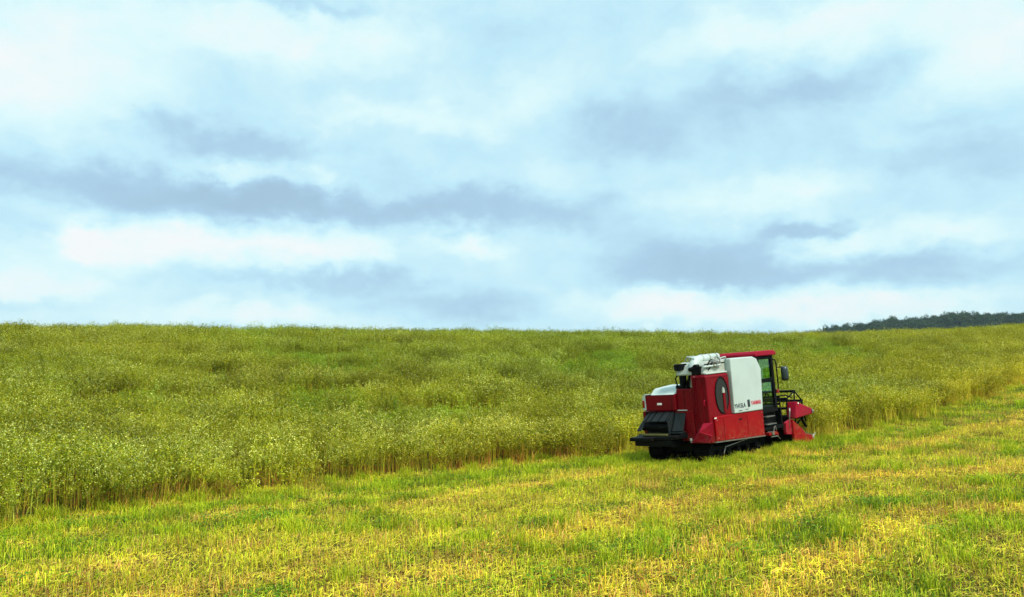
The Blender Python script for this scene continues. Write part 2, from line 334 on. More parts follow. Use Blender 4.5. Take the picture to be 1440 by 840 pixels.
# ------------------------------------------------------------------ stubble, weeds and loose straw
ms = veg_mat('stubble', .2)
STRAW, STRAWG, TAN, RUST, GRASS, GRASSL, CLOV = (.84, .72, .05), (.66, .68, .03), (.72, .48, .11), (.52, .20, .05), (.18, .30, .008), (.46, .58, .016), (.09, .20, .006)
def blade(g, r, x, y, h, w, col, lean, bend=.0):
    a = r.uniform(0, 6.28); lx, ly = math.cos(a)*lean, math.sin(a)*lean
    p1 = (x+lx*h*.4, y+ly*h*.4, h*.55); p2 = (x+lx*h*(1+bend), y+ly*h*(1+bend), h*(1-bend*.4))
    g.strip([(x, y, -.01), p1, p2], w, w*(.75 if bend == 0 else .2), [tuple(c*.85 for c in col), col], r.uniform(0, 3.14))
def spatch(seed, kind):
    r = random.Random(seed); g = VG(); S = .32
    def n(k): return range(k)
    U = lambda: r.uniform(-S, S)
    if kind == 'stub':
        for _ in n(48): blade(g, r, U(), U(), r.uniform(.04, .11), r.uniform(.0025, .0045), jit(r.choice([STRAW, STRAW, STRAWG, TAN]), r, .3), r.uniform(0, .45))
        for _ in n(36): blade(g, r, U(), U(), r.uniform(.03, .09), r.uniform(.0025, .0045), jit(r.choice([GRASSL, GRASS, CLOV]), r, .3), r.uniform(.1, .7), .5)
        nl = 60
    elif kind == 'grass':
        for _ in n(90): blade(g, r, U(), U(), r.uniform(.04, .12), r.uniform(.0025, .005), jit(r.choice([GRASS, GRASSL, CLOV]), r, .3), r.uniform(.1, .7), .5)
        for _ in n(22): blade(g, r, U(), U(), r.uniform(.06, .16), r.uniform(.0025, .004), jit(STRAWG, r, .3), r.uniform(0, .4))
        nl = 12
    elif kind == 'rust':
        for _ in n(45): blade(g, r, U(), U(), r.uniform(.05, .15), r.uniform(.0025, .0045), jit(r.choice([RUST, TAN, TAN, STRAW]), r, .3), r.uniform(0, .5))
        for _ in n(25): blade(g, r, U(), U(), r.uniform(.04, .1), r.uniform(.002, .004), jit(GRASSL, r, .3), r.uniform(.1, .7), .5)
        nl = 60
    elif kind == 'mat':
        for _ in n(34): blade(g, r, U(), U(), r.uniform(.04, .10), r.uniform(.0025, .004), jit(r.choice([STRAW, TAN]), r, .3), r.uniform(0, .6))
        nl = 90
    elif kind == 'tuft':
        for _ in n(110):
            x, y = r.gauss(0, .09), r.gauss(0, .09)
            blade(g, r, x, y, r.uniform(.12, .27), r.uniform(.0025, .0045), jit(r.choice([GRASSL, GRASS, STRAWG]), r, .3), r.uniform(.1, .6), .5)
        nl = 5
    elif kind == 'leaf':
        nl = 16
        for _ in n(95):
            x, y, z = U(), U(), r.uniform(.02, .09); s_ = r.uniform(.012, .034); a_ = r.uniform(0, 6.28); c, s2 = math.cos(a_)*s_, math.sin(a_)*s_; col = jit(r.choice([CLOV, GRASS]), r, .3)
            g.quad((x-c, y-s2, z), (x+s2*.7, y-c*.7, z+r.uniform(0, .012)), (x+c, y+s2, z+r.uniform(-.01, .02)), (x-s2*.7, y+c*.7, z+.006), col)
        for _ in n(40): blade(g, r, U(), U(), r.uniform(.05, .13), r.uniform(.0025, .004), jit(r.choice([GRASSL, STRAW]), r, .3), r.uniform(.1, .6), .4)
    for _ in n(nl):                                              # loose straw lying down
        x, y, z, a_, l_ = U(), U(), r.uniform(.005, .04), r.uniform(0, 6.28), r.uniform(.03, .10)
        c, s_ = math.cos(a_), math.sin(a_); wd_ = r.uniform(.002, .004); dz = r.uniform(-.02, .03)
        g.quad((x-s_*wd_, y+c*wd_, z), (x+s_*wd_, y-c*wd_, z), (x+c*l_+s_*wd_, y+s_*l_-c*wd_, z+dz), (x+c*l_-s_*wd_, y+s_*l_+c*wd_, z+dz+.003), jit(r.choice([STRAW, TAN, STRAW, RUST if kind == 'rust' else STRAWG]), r, .3))
    return g.mesh('stubble_patch_%d' % seed, ms)
sk = [spatch(40+i, k_) for i, k_ in enumerate(['stub', 'stub', 'stub', 'grass', 'grass', 'rust', 'rust', 'mat', 'mat', 'leaf', 'leaf', 'tuft', 'tuft'])]
def stubble_pts(step, ylo, yhi, side):
    x, y = area(step, ylo, yhi, side); d = edge_dist(x, y); k = (d > -.5) & ((d < 60)); return x[k], y[k], d[k]
q = [stubble_pts(.27, 3, 12, 2.5), stubble_pts(.30, 12, 22, 2.5), stubble_pts(.4, 22, 60, 2.5)]
x, y, d = (np.concatenate([w_[i] for w_ in q]) for i in range(3))
k = ~in_machine(x, y, -.35) | (rg.rand(len(x)) < .4); x, y, d = x[k], y[k], d[k]
n = len(x)
# rows run along the crop edge: u along it, d across it
uu = x*math.cos(R_(44))+y*math.sin(R_(44))
row = fbm(d*1.3+.8*vn(uu*.12, d*.2, 31), uu*.05, 32, 3)+.045*np.sin(d*2*math.pi/1.45+.8*vn(uu*.2, d*0, 36)); pat = fbm(x*.55, y*.55, 33); pat2 = fbm(x*.8, y*.8, 35)
green = np.clip(np.exp(-((d-.9)/.8)**2)*.75*(pat > .36)+np.clip((pat-.60)/.06, 0, 1)*.5+np.clip((.43-row)/.05, 0, 1)*.5, 0, 1)
rust = np.clip((row-.54)/.05, 0, 1)*.8+np.clip((pat2-.58)/.06, 0, 1)*.5
swath = np.clip((x*.62-(y-6.3))/.4, 0, 1)*0
u1, u2 = rg.rand(n), rg.rand(n)
idx = np.where(u1 < green, np.where(u2 < .55, rg.randint(3, 5, n), np.where(u2 < .8, rg.randint(9, 11, n), rg.randint(11, 13, n))), np.where(rg.rand(n) < rust, rg.randint(5, 7, n), rg.randint(0, 3, n)))
idx = np.where((rg.rand(n) < .10+.5*(row > .57)) & (green < .4), rg.randint(7, 9, n), idx)
# a flattened swath of straw crosses the near right corner
sw = (x-(3.3+.55*(y-6))*1.0 > 0) & (y < 9.5) & (x > 3.0) & (fbm(x, y, 41) > .3)
idx = np.where(sw & (rg.rand(n) < .92), rg.randint(7, 9, n), idx)
idx = np.where((d < .3) & (rg.rand(n) < .35), rg.randint(11, 13, n), idx)
br = (.62+.7*fbm(x*1.8, y*1.8, 42, 2)+rg.normal(0, .12, n))
br *= 1.04+.45*(row-.5)
tint = np.stack([br*(1+.10*(row-.5)*2), br*(1-.1*(row-.5)), br*.9], 1)
s = rg.uniform(.85, 1.15, n); sz = s*rg.uniform(.75, 1.2, n)
rot = np.stack([rg.normal(0, .04, n), rg.normal(0, .04, n), rg.uniform(0, 6.28, n)], 1)
# taller uncut weeds along the machine's track and behind it
kx = rg.uniform(-2.2, 2.4, 170); ky = rg.uniform(-1.5, -.92, 170); kx2 = rg.uniform(-2.6, -.8, 170); ky2 = np.where(kx2 < -1.3, rg.uniform(-1.2, 1.9, 170), rg.uniform(1.0, 1.9, 170))
kx, ky = np.concatenate([kx, kx2]), np.concatenate([ky, ky2]); ex, ey = O_[0]+kx*mh[0]+ky*ml[0], O_[1]+kx*mh[1]+ky*ml[1]
m_ = len(ex); es = rg.uniform(.6, 1.1, m_); x, y = np.append(x, ex), np.append(y, ey); idx = np.append(idx, rg.choice([0, 1, 3, 4, 11, 12], m_))
rot = np.vstack([rot, np.stack([rg.normal(0, .08, m_), rg.normal(0, .08, m_), rg.uniform(0, 6.28, m_)], 1)]); tint = np.vstack([tint, rg.uniform(.7, 1.15, (m_, 1))*np.ones((1, 3))])
s = np.append(s, es*.8); sz = np.append(sz, es*1.05)
st = scatter('stubble', sk, np.stack([x, y, height(x, y)], 1), rot, np.stack([s, s, sz], 1), idx, tint)
tag(st, 'yellow and green cut stubble with weeds and loose straw across the foreground', 'stubble', kind='stuff')
print('stubble patches', n)

# ------------------------------------------------------------------ far hill and its wood
def hill_top(px):                                                # skyline of the wood in the photograph's columns -> elevation
    return np.interp(px, [900,1050,1140,1183,1214,1252,1281,1302,1338,1374,1398,1440,1560,1700,1900], [500,486,469,459,456,450,452,447,443,443.5,444,441,436,432,440])
HD = 820.
def hz(x, y):
    px = 720+1130*x/HD*1.0; top = 1.6+HD*(540-hill_top(px))/1130.-9
    return -14+(top+14)*np.exp(-((y-HD)/150.)**2)
hx = np.linspace(100, 1000, 130); hy = np.linspace(480, 1250, 50); HX, HY = np.meshgrid(hx, hy); HZ = hz(HX, HY)-.5
V = np.stack([HX, HY, HZ], -1).reshape(-1, 3); nx = len(hx)
F_ = [(j*nx+i, j*nx+i+1, (j+1)*nx+i+1, (j+1)*nx+i) for j in range(len(hy)-1) for i in range(nx-1)]
hm = mat('hill_floor', (.03, .055, .015), .95, spec=.1, dscale=.05)
hme = pydata('hills', V, F_, hm)
for p in hme.polygons: p.use_smooth = True
ho = bpy.data.objects.new('hills', hme); C.objects.link(ho); tag(ho, kind='structure')
mt = veg_mat('forest_leaves', .2)
def ftree(seed):
    r = random.Random(seed); g = VG(); H = r.uniform(6, 10)
    lob = [(r.gauss(0, 1.3), r.gauss(0, 1.3), r.uniform(.4, .85)*H, r.uniform(1.6, 2.8)) for _ in range(7)]+[(0, 0, H*.78, 2.6)]
    g.strip([(0, 0, -1), (0, 0, H*.7)], .3, .12, [(.06, .045, .03)], 0); g.strip([(0, 0, -1), (0, 0, H*.7)], .3, .12, [(.06, .045, .03)], 1.57)
    for _ in range(650):
        cx, cy, cz, R0 = r.choice(lob); v = Vector((r.gauss(0, 1), r.gauss(0, 1), r.gauss(0, 1))).normalized()*R0*r.uniform(.65, 1.05)
        c = Vector((cx, cy, cz))+v; n_ = (v.normalized()+Vector((r.gauss(0, .5), r.gauss(0, .5), r.gauss(0, .5)))).normalized()
        a_ = n_.orthogonal().normalized(); b_ = n_.cross(a_); s_ = r.uniform(.22, .5); th = r.uniform(0, 6.28); a2 = a_*math.cos(th)+b_*math.sin(th); b2 = n_.cross(a2)
        g.tri(tuple(c+a2*s_), tuple(c-a2*s_*.6+b2*s_), tuple(c-a2*s_*.6-b2*s_), jit((.03, .062, .018), r, .35))
    return g.mesh('forest_tree_%d' % seed, mt)
n = 5200
x = rg.uniform(200, 760, n); y = rg.uniform(640, 900, n)
bt = .8+.5*rg.rand(n); s = rg.uniform(.75, 1.25, n)
fo = scatter('distant_forest', [ftree(k_) for k_ in range(5)], np.stack([x, y, hz(x, y)], 1), np.stack([0*x, 0*x, rg.uniform(0, 6.28, n)], 1),
    np.stack([s, s, s*rg.uniform(.85, 1.15, n)], 1), rg.randint(0, 5, n), np.stack([bt*(.9+.3*rg.rand(n)), bt, bt], 1))
tag(fo, 'dark green wood along the low hill at the right horizon', 'wood', kind='stuff')

# ------------------------------------------------------------------ the combine harvester (x forward, y left, z up, in metres)
RED_D, RED_A = (.42, .004, .012), (.30, .006, .012)
m_red = mat('red_paint', (.20, .0006, .006), .42, spec=.12, dirt=(.12, .002, .005), dscale=1.3)
m_red2 = mat('pinkish_red_plastic', (.34, .003, .022), .5, spec=.15, dirt=(.26, .006, .02), dscale=2)  # a pinker red for the roof, guard, trim and covers
m_red_lit = mat('lit_red_paint', (.33, .0006, .005), .42, spec=.12, dirt=(.20, .002, .004), dscale=1.6)  # brighter copy of the red paint; light on the side panel put into colour
m_white = mat('white_paint', (.52, .60, .54), .45, coat=.1, dirt=(.44, .50, .44), dscale=1.2)
m_cream = mat('cream_paint', (.46, .49, .42), .5, dirt=(.28, .28, .20), dscale=3)
m_black = mat('black_steel', (.004, .005, .005), .6, spec=.10, dirt=(.010, .009, .006), dscale=5)
m_grey = mat('dark_grey_plastic', (.014, .020, .022), .6, spec=.15, dirt=(.026, .027, .02), dscale=4, bump=.2)
m_rub = mat('rubber', (.004, .004, .004), .9, spec=.05, dirt=(.012, .010, .006), dscale=7, bump=.4)
m_steel = mat('worn_steel', (.35, .34, .30), .4, metal=.8, dirt=(.2, .15, .08))
m_sticker = mat('sticker', (.8, .78, .7), .5)
m_ink = mat('black_lettering', (.02, .03, .03), .5)
m_inkr = mat('red_lettering', (.62, .01, .05), .5)
m_lamp = mat('red_lens', (.25, .01, .01), .2, coat=.6)
m_orange = mat('amber_lens', (.3, .02, .01), .3, coat=.4)
m_seat = mat('seat_vinyl', (.03, .03, .03), .6)
m_mirror = mat('mirror_back', (.03, .045, .045), .3)
m_litter = mat('chaff', (.16, .14, .03), .95, bump=1, bscale=60, dirt=(.05, .06, .01), dscale=20)
m_mesh = bpy.data.materials.new('vent_mesh'); m_mesh.use_nodes = True
_n = m_mesh.node_tree.nodes; _l = m_mesh.node_tree.links; _p = _n['Principled BSDF']; _p.inputs['Roughness'].default_value = .6
_t = _n.new('ShaderNodeTexCoord'); _v = _n.new('ShaderNodeTexVoronoi'); _v.inputs['Scale'].default_value = 60; _l.new(_t.outputs['Object'], _v.inputs['Vector'])
_r = _n.new('ShaderNodeValToRGB'); _r.color_ramp.elements[0].color = (.006, .007, .005, 1); _r.color_ramp.elements[1].color = (.025, .022, .014, 1); _l.new(_v.outputs['Distance'], _r.inputs[0]); _l.new(_r.outputs[0], _p.inputs['Base Color'])
m_glass = bpy.data.materials.new('tinted_glass'); m_glass.use_nodes = True
_n = m_glass.node_tree.nodes; _l = m_glass.node_tree.links; _n.clear()
_t = _n.new('ShaderNodeBsdfTransparent'); _t.inputs[0].default_value = (.80, .98, .84, 1); _g = _n.new('ShaderNodeBsdfGlossy'); _g.inputs['Roughness'].default_value = .03; _g.inputs[0].default_value = (.9, .95, .9, 1)
_x = _n.new('ShaderNodeMixShader'); _o = _n.new('ShaderNodeOutputMaterial')
_x.inputs[0].default_value = .06; _l.new(_t.outputs[0], _x.inputs[1]); _l.new(_g.outputs[0], _x.inputs[2]); _l.new(_x.outputs[0], _o.inputs[0])

for mm_ in (m_red, m_red_lit, m_red2):
    _n = mm_.node_tree.nodes; _l = mm_.node_tree.links; _p = _n['Principled BSDF']; src = _p.inputs['Base Color'].links[0].from_socket
    co_ = _n.new('ShaderNodeTexCoord'); sx_ = _n.new('ShaderNodeSeparateXYZ'); _l.new(co_.outputs['Object'], sx_.inputs[0])
    mr_ = _n.new('ShaderNodeMapRange'); mr_.inputs[1].default_value = 1.0; mr_.inputs[2].default_value = .40; mr_.inputs[3].default_value = 0; mr_.inputs[4].default_value = .9; _l.new(sx_.outputs[2], mr_.inputs[0])
    nz_ = _n.new('ShaderNodeTexNoise'); nz_.inputs['Scale'].default_value = 9; nz_.inputs['Detail'].default_value = 8; nz_.inputs['Roughness'].default_value = .75; _l.new(co_.outputs['Object'], nz_.inputs['Vector'])
    r1_ = _n.new('ShaderNodeMapRange'); r1_.inputs[1].default_value = .45; r1_.inputs[2].default_value = .75; _l.new(nz_.outputs['Fac'], r1_.inputs[0])
    ad_ = _n.new('ShaderNodeMath'); ad_.operation = 'MULTIPLY_ADD'; ad_.inputs[1].default_value = .5; ad_.inputs[2].default_value = .03; _l.new(mr_.outputs[0], ad_.inputs[0])
    ml_ = _n.new('ShaderNodeMath'); ml_.operation = 'MULTIPLY'; _l.new(ad_.outputs[0], ml_.inputs[0]); _l.new(r1_.outputs[0], ml_.inputs[1])
    mi_ = _n.new('ShaderNodeMix'); mi_.data_type = 'RGBA'; _l.new(ml_.outputs[0], mi_.inputs[0]); _l.new(src, mi_.inputs[6]); mi_.inputs[7].default_value = (.26, .19, .09, 1); _l.new(mi_.outputs[2], _p.inputs['Base Color'])

class MB:
    def __init__(s): s.bm = bmesh.new()
    def poly(s, pts, ext):                                       # closed prism from a polygon of 3D points extruded by a vector
        a = [s.bm.verts.new(p) for p in pts]; b = [s.bm.verts.new(tuple(p[i]+ext[i] for i in range(3))) for p in pts]; n = len(a)
        s.bm.faces.new(a); s.bm.faces.new(b[::-1])
        for i in range(n): s.bm.faces.new((a[i], b[i], b[(i+1) % n], a[(i+1) % n]))
        return s
    def py(s, xz, y0, y1): return s.poly([(x, y0, z) for x, z in xz], (0, y1-y0, 0))
    def px(s, yz, x0, x1): return s.poly([(x0, y, z) for y, z in yz], (x1-x0, 0, 0))
    def pz(s, xy, z0, z1): return s.poly([(x, y, z0) for x, y in xy], (0, 0, z1-z0))
    def hexa(s, A, B):                                           # eight corners: two quads
        a = [s.bm.verts.new(p) for p in A]; b = [s.bm.verts.new(p) for p in B]; s.bm.faces.new(a); s.bm.faces.new(b[::-1])
        for i in range(4): s.bm.faces.new((a[i], b[i], b[(i+1) % 4], a[(i+1) % 4]))
        return s
    def box(s, x0, x1, y0, y1, z0, z1): return s.pz([(x0, y0), (x1, y0), (x1, y1), (x0, y1)], z0, z1)
    def tube(s, pts, r, n=10, closed=False):
        pts = [Vector(p) for p in pts]; rings = []; m = len(pts)
        for i, p in enumerate(pts):
            a = pts[(i-1) % m] if (closed or i > 0) else p; b = pts[(i+1) % m] if (closed or i < m-1) else p
            d = (b-a).normalized(); u = d.orthogonal().normalized() if i == 0 else (rings_u-d*rings_u.dot(d)).normalized(); rings_u = u; v = d.cross(u)
            rr = r[i] if isinstance(r, (list, tuple)) else r
            rings.append([s.bm.verts.new(p+(u*math.cos(6.2832*k/n)+v*math.sin(6.2832*k/n))*rr) for k in range(n)])
        for i in range(m if closed else m-1):
            A, B = rings[i], rings[(i+1) % m]
            for k in range(n): s.bm.faces.new((A[k], A[(k+1) % n], B[(k+1) % n], B[k]))
        if not closed: s.bm.faces.new(rings[0][::-1]); s.bm.faces.new(rings[-1])
        return s
    def cyl(s, a, b, r, n=20): return s.tube([a, b], r, n)
    def build(s, name, m, parent, bevel=.012, smooth=False, label=None):
        bmesh.ops.recalc_face_normals(s.bm, faces=s.bm.faces)
        me = bpy.data.meshes.new(name); s.bm.to_mesh(me); s.bm.free(); me.materials.append(m)
        o = bpy.data.objects.new(name, me); C.objects.link(o); o.parent = parent
        if smooth:
            for p in me.polygons: p.use_smooth = len(p.vertices) == 4
        if bevel:
            b = o.modifiers.new('bevel', 'BEVEL'); b.width = bevel; b.segments = 2; b.limit_method = 'ANGLE'; b.angle_limit = R_(35)
        if label: o['label'] = label
        return o
def arc(cx, cz, r, a0, a1, n, y=0, ax='y'):
    return [(cx+r*math.cos(R_(a0+(a1-a0)*i/n)), y, cz+r*math.sin(R_(a0+(a1-a0)*i/n))) for i in range(n+1)]

H = bpy.data.objects.new('combine_harvester', None); C.objects.link(H)
nrm = Vector((-GX, -GY, 1)).normalized(); hd = Vector((math.cos(TH), math.sin(TH), 0)); hd = (hd-nrm*hd.dot(nrm)).normalized(); lf = nrm.cross(hd)
M = Matrix((hd, lf, nrm)).transposed().to_4x4(); M.translation = Vector(O_); H.matrix_world = M
tag(H, 'red and white tracked combine harvester cutting into the edge of the standing crop', 'combine harvester')

# undercarriage
b = MB(); b.box(-1.0, 2.1, -.88, .92, .50, .60); b.box(-.9, 1.9, -.3, .35, .28, .52)
b.box(-1.5, -.9, -.2, .9, .46, .60); b.build('chassis', m_black, H)
for yc in (-.66, .66):
    pts = []                                                     # the rubber belt: a rounded loop round sprocket and idler
    pts += [(x, 0, .03) for x in (-.75, .1, .9, 1.45)]+[(1.45+.26*math.sin(R_(a_)), 0, .29-.26*math.cos(R_(a_))) for a_ in (30, 60, 90, 120, 150)]
    pts += [(x, 0, .53) for x in (1.3, .7, 0, -.7)]+[(-.82-.24*math.sin(R_(a_)), 0, .30+.24*math.cos(R_(a_))) for a_ in (30, 60, 90, 120, 150)]
    b = MB(); n_ = len(pts); W2 = .21
    def ring(q, off): return [(p[0], p[2]) for p in q]
    ctr = (.32, .28); outer = [(p[0], p[2]) for p in pts]; inner = [(p[0]+(.035 if p[0] < -.8 else -.035 if p[0] > 1.45 else 0), p[2]+(.035 if p[2] < .28 else -.035)) for p in pts]
    vo = [[b.bm.verts.new((x_, yc+s_*W2, z_)) for x_, z_ in outer] for s_ in (-1, 1)]; vi = [[b.bm.verts.new((x_, yc+s_*W2, z_)) for x_, z_ in inner] for s_ in (-1, 1)]
    for i in range(n_):
        j = (i+1) % n_
        b.bm.faces.new((vo[0][i], vo[0][j], vo[1][j], vo[1][i])); b.bm.faces.new((vi[0][i], vi[1][i], vi[1][j], vi[0][j]))
        for s_ in (0, 1): b.bm.faces.new((vo[s_][i], vi[s_][i], vi[s_][j], vo[s_][j]))
    P_ = [Vector((x_, z_)) for x_, z_ in outer]; tot_ = 0                        # lugs every 9 cm
    for i in range(n_):
        A_, B_ = P_[i], P_[(i+1) % n_]; ln = (B_-A_).length; dn = (B_-A_)/ln; no = Vector((dn.y, -dn.x)); k_ = max(1, round(ln/.09))
        for q_ in range(k_):
            c_ = A_+dn*ln*(q_+.5)/k_; p4 = [c_-dn*.018, c_+dn*.018, c_+dn*.012+no*.028, c_-dn*.012+no*.028]
            b.py([(v_.x, v_.y) for v_ in p4], yc-W2, yc+W2)
    t_ = b.build('crawler_track', m_rub, H, .004)
    def wheel(nm, x_, z_, r_, w_, mm):
        q_ = MB(); q_.cyl((x_, yc-w_, z_), (x_, yc+w_, z_), r_, 22); q_.cyl((x_, yc-w_-.02, z_), (x_, yc+w_+.02, z_), r_*.45, 14); q_.build(nm, mm, t_, .006)
    wheel('sprocket', 1.45, .29, .20, .05, m_black); wheel('idler_wheel', -.82, .29, .18, .07, m_black)
    for i in range(5): wheel('road_wheel', -.45+i*.4, .165, .10, .1, m_black)
    MB().box(-.8, 1.45, yc-.05, yc+.05, .25, .36).build('track_frame', m_black, t_)
    if yc < 0: MB().tube([(-.5, yc-.23, .20), (-.42, yc-.23, .34), (.6, yc-.23, .42), (1.55, yc-.23, .44)], .012, 8).build('guard_rail', m_steel, t_, 0)

# grain tank, rear body, hood
b = MB(); b.px([(-.60, .50), (-1.0, .50), (-1.0, 2.0), (-.97, 2.06), (-.60, 2.06)], -1.1, -.175); tank = b.build('grain_tank', m_red, H, .02)
b = MB()
for y_ in (-.645, -.70, -.86): b.box(-1.118, -1.095, y_-.012, y_+.012, .62, 1.98)
b.build('rib', m_red, tank, .006)
MB().box(-1.125, -1.09, -.995, -.60, 2.0, 2.025).build('seam_trim', m_red2, tank, .004)
b = MB(); b.box(-1.1, .9, -.60, -.14, .55, 1.76); b.box(-1.095, 1.6, -.14, .92, .60, 1.25); b.box(-.25, .95, -.14, .9, 1.25, 1.72); body = b.build('thresher_body', m_red, H, .02)
b = MB(); b.box(-1.14, -1.09, -.60, -.16, .62, 1.24); b.build('lower_rear_panel', m_red, body, .01)
MB().box(-1.16, -1.10, -.42, -.17, 1.255, 1.275).build('hinge_strip', m_cream, body, .004)
b = MB(); b.px([(-.135, 1.26), (.80, 1.26), (.78, 1.60), (.72, 1.655), (-.135, 1.655)], -1.16, -.28); hood = b.build('rear_hood', m_red, H, .025)
b = MB(); b.py([(-1.17, 1.64), (-1.10, 1.672), (-1.0, 1.76), (-.93, 1.79), (-.27, 1.84), (-.27, 1.64)], -.12, .60); b.build('hood_top', m_white, hood, .02)
b = MB(); b.px([(.74, 1.28), (.84, 1.28), (.83, 1.58), (.77, 1.665), (.55, 1.675), (.55, 1.658), (.74, 1.64)], -1.175, -1.05); b.build('hood_corner', m_white, hood, .012)
MB().box(-1.2, -1.17, .765, .83, 1.34, 1.52).build('tail_light', m_lamp, hood, .015)
b = MB(); b.py([(-1.185, 1.40), (-1.158, 1.40), (-1.158, 1.45), (-1.175, 1.45)], .26, .39); b.build('hood_handle', m_sticker, hood, .006)
MB().box(-1.164, -1.158, -.03, -.02, 1.28, 1.64).build('panel_seam', m_black, hood, 0)

# straw chute at the back
b = MB()
b.hexa([(-1.13, .66, 1.23), (-1.13, -.05, 1.24), (-1.42, -.02, 1.05), (-1.42, .69, 1.04)], [(-1.13, .66, 1.205), (-1.13, -.05, 1.215), (-1.42, -.02, 1.025), (-1.42, .69, 1.015)])
chute = b.build('straw_chute', m_grey, H, .006)
b = MB()
for y_ in (.60, .45, .22, .01):
    b.hexa([(-1.13, y_+.015, 1.245), (-1.13, y_-.015, 1.245), (-1.42, y_-.015, 1.062), (-1.42, y_+.015, 1.062)], [(-1.13, y_+.015, 1.22), (-1.13, y_-.015, 1.22), (-1.42, y_-.015, 1.04), (-1.42, y_+.015, 1.04)])
b.build('chute_rib', m_black, chute, .003)
b = MB(); b.hexa([(-1.13, .68, 1.22), (-1.13, .80, 1.16), (-1.46, .86, .82), (-1.46, .72, .84)], [(-1.13, .66, 1.19), (-1.13, .77, 1.13), (-1.46, .83, .80), (-1.46, .70, .82)]); b.build('side_flap', m_grey, chute, .006)
b = MB(); b.py([(-1.12, 1.22), (-1.42, 1.02), (-1.40, .72), (-1.12, .72)], -.06, -.035); b.box(-1.35, -1.12, -.34, -.06, .74, .78)
b.hexa([(-1.13, -.10, 1.23), (-1.13, -.38, 1.23), (-1.30, -.36, .80), (-1.36, -.10, .80)], [(-1.11, -.10, 1.22), (-1.11, -.38, 1.22), (-1.26, -.36, .78), (-1.32, -.10, .78)])
b.build('side_guard', m_grey, chute, .008)
b = MB(); b.box(-1.13, -1.10, -.05, .80, .66, 1.23); b.build('chute_back', m_black, chute, 0)
b = MB(); b.hexa([(-1.12, .95, .72), (-1.12, -.40, .74), (-1.50, -.32, .70), (-1.58, .95, .66)], [(-1.12, .95, .60), (-1.12, -.38, .62), (-1.50, -.30, .62), (-1.58, .95, .585)]); b.box(-1.62, -1.5, .3, .97, .585, .67); b.build('chute_tray', m_black, chute, .012)
b = MB(); b.box(-1.45, -1.13, -.02, .72, .70, .74); b.build('chaff_litter', m_litter, chute, .01)
b = MB(); b.cyl((-1.25, .8, .9), (-1.25, -.02, .9), .10, 16); b.build('spreader_roller', m_black, chute, .004)
b = MB(); b.box(-1.45, -.9, -.1, .85, .48, .60); b.build('under_pan', m_black, H, .01)

# flared corner guard
b = MB(); v = b.bm.verts.new; f = b.bm.faces.new
P_ = [v(p) for p in [(-1.12, -.44, .50), (-1.27, -.66, .56), (-1.32, -.84, .78), (-1.15, -.84, .96), (-1.13, -1.10, .98), (-1.10, -1.05, .68), (-1.24, -1.10, .69), (-1.24, -1.02, .53), (-1.08, -.95, .5)]]
f((P_[0], P_[1], P_[2])); f((P_[0], P_[2], P_[3])); f((P_[2], P_[4], P_[3])); f((P_[1], P_[7], P_[6], P_[2])); f((P_[2], P_[6], P_[5])); f((P_[6], P_[7], P_[8], P_[5])); f((P_[0], P_[7], P_[1])); f((P_[0], P_[8], P_[7])); f((P_[2], P_[5], P_[4]))
gq = b.build('corner_guard', m_red2, H, .004)
so_ = gq.modifiers.new('thick', 'SOLIDIFY'); so_.thickness = .012

# right side: lower panel, tank side, big white panel, vent
MB().py([(-.96, .53), (1.10, .43), (1.12, 1.055), (-.20, 1.075), (-.96, 1.09)], -1.045, -.96).build('side_panel', m_red_lit, H, .018, label='red lower side panel, coloured brighter as if lit')
MB().py([(-1.0, .50), (1.12, .41), (1.12, .435), (-1.0, .525)], -1.05, -.95).build('sill_strip', m_steel, H, .004)
b = MB(); b.py([(-.13, 2.38), (-.15, 1.085), (1.09, 1.065), (1.19, 2.06), (1.03, 2.32), (.85, 2.38)], -1.07, -.55); wp = b.build('white_side_panel', m_white, H, .022)
b = MB(); b.box(.42, .52, -1.082, -1.065, 1.19, 1.36); b.build('panel_latch', m_ink, wp, .008)
b = MB(); b.box(.00, .16, -1.0745, -1.069, 1.125, 1.14); b.build('caption_line', m_ink, wp, 0); b = MB(); b.box(.30, .44, -1.0745, -1.069, 1.135, 1.146); b.build('caption_line', m_ink, wp, 0)
for x_ in (-.62, .38): MB().box(x_-.005, x_+.005, -1.0475, -1.044, .52, 1.03).build('panel_seam', m_black, H, 0)
for x_, z_ in ((-.88, .60), (1.03, .50), (1.04, 1.0), (-.88, 1.0), (.2, .52), (-.3, .54)): MB().cyl((x_, -1.044, z_), (x_, -1.054, z_), .014, 8).build('bolt', m_steel, H, 0)
MB().box(.02, .14, -1.058, -1.044, .92, .95).build('side_panel_latch', m_black, H, .004)
MB().box(-.93, -.2, -1.004, -.999, 1.98, 1.988).build('panel_seam', m_black, H, 0)
MB().box(-1.106, -1.099, -.59, -.15, 1.235, 1.243).build('panel_seam', m_black, H, 0)
MB().box(-1.106, -1.099, -.36, -.352, 1.28, 1.74).build('panel_seam', m_black, H, 0)
def text(name, s, size, x, z, m, par, bold=0., sx=1.):
    cu = bpy.data.curves.new(name, 'FONT'); cu.body = s; cu.size = size; cu.extrude = .0015; cu.offset = bold
    tmp = bpy.data.objects.new('text_tmp', cu); C.objects.link(tmp); bpy.context.view_layer.update()
    me = bpy.data.meshes.new_from_object(tmp.evaluated_get(bpy.context.evaluated_depsgraph_get())); bpy.data.objects.remove(tmp); me.name = name
    me.materials.clear(); me.materials.append(m)
    o = bpy.data.objects.new(name, me); C.objects.link(o); o.parent = par; o.location = (x, -1.0735, z); o.rotation_euler = (math.pi/2, 0, 0); o.scale = (sx, 1, 1); return o
text('model_lettering', 'YH15LA', .145, -.14, 1.20, m_ink, wp, .003, .92)
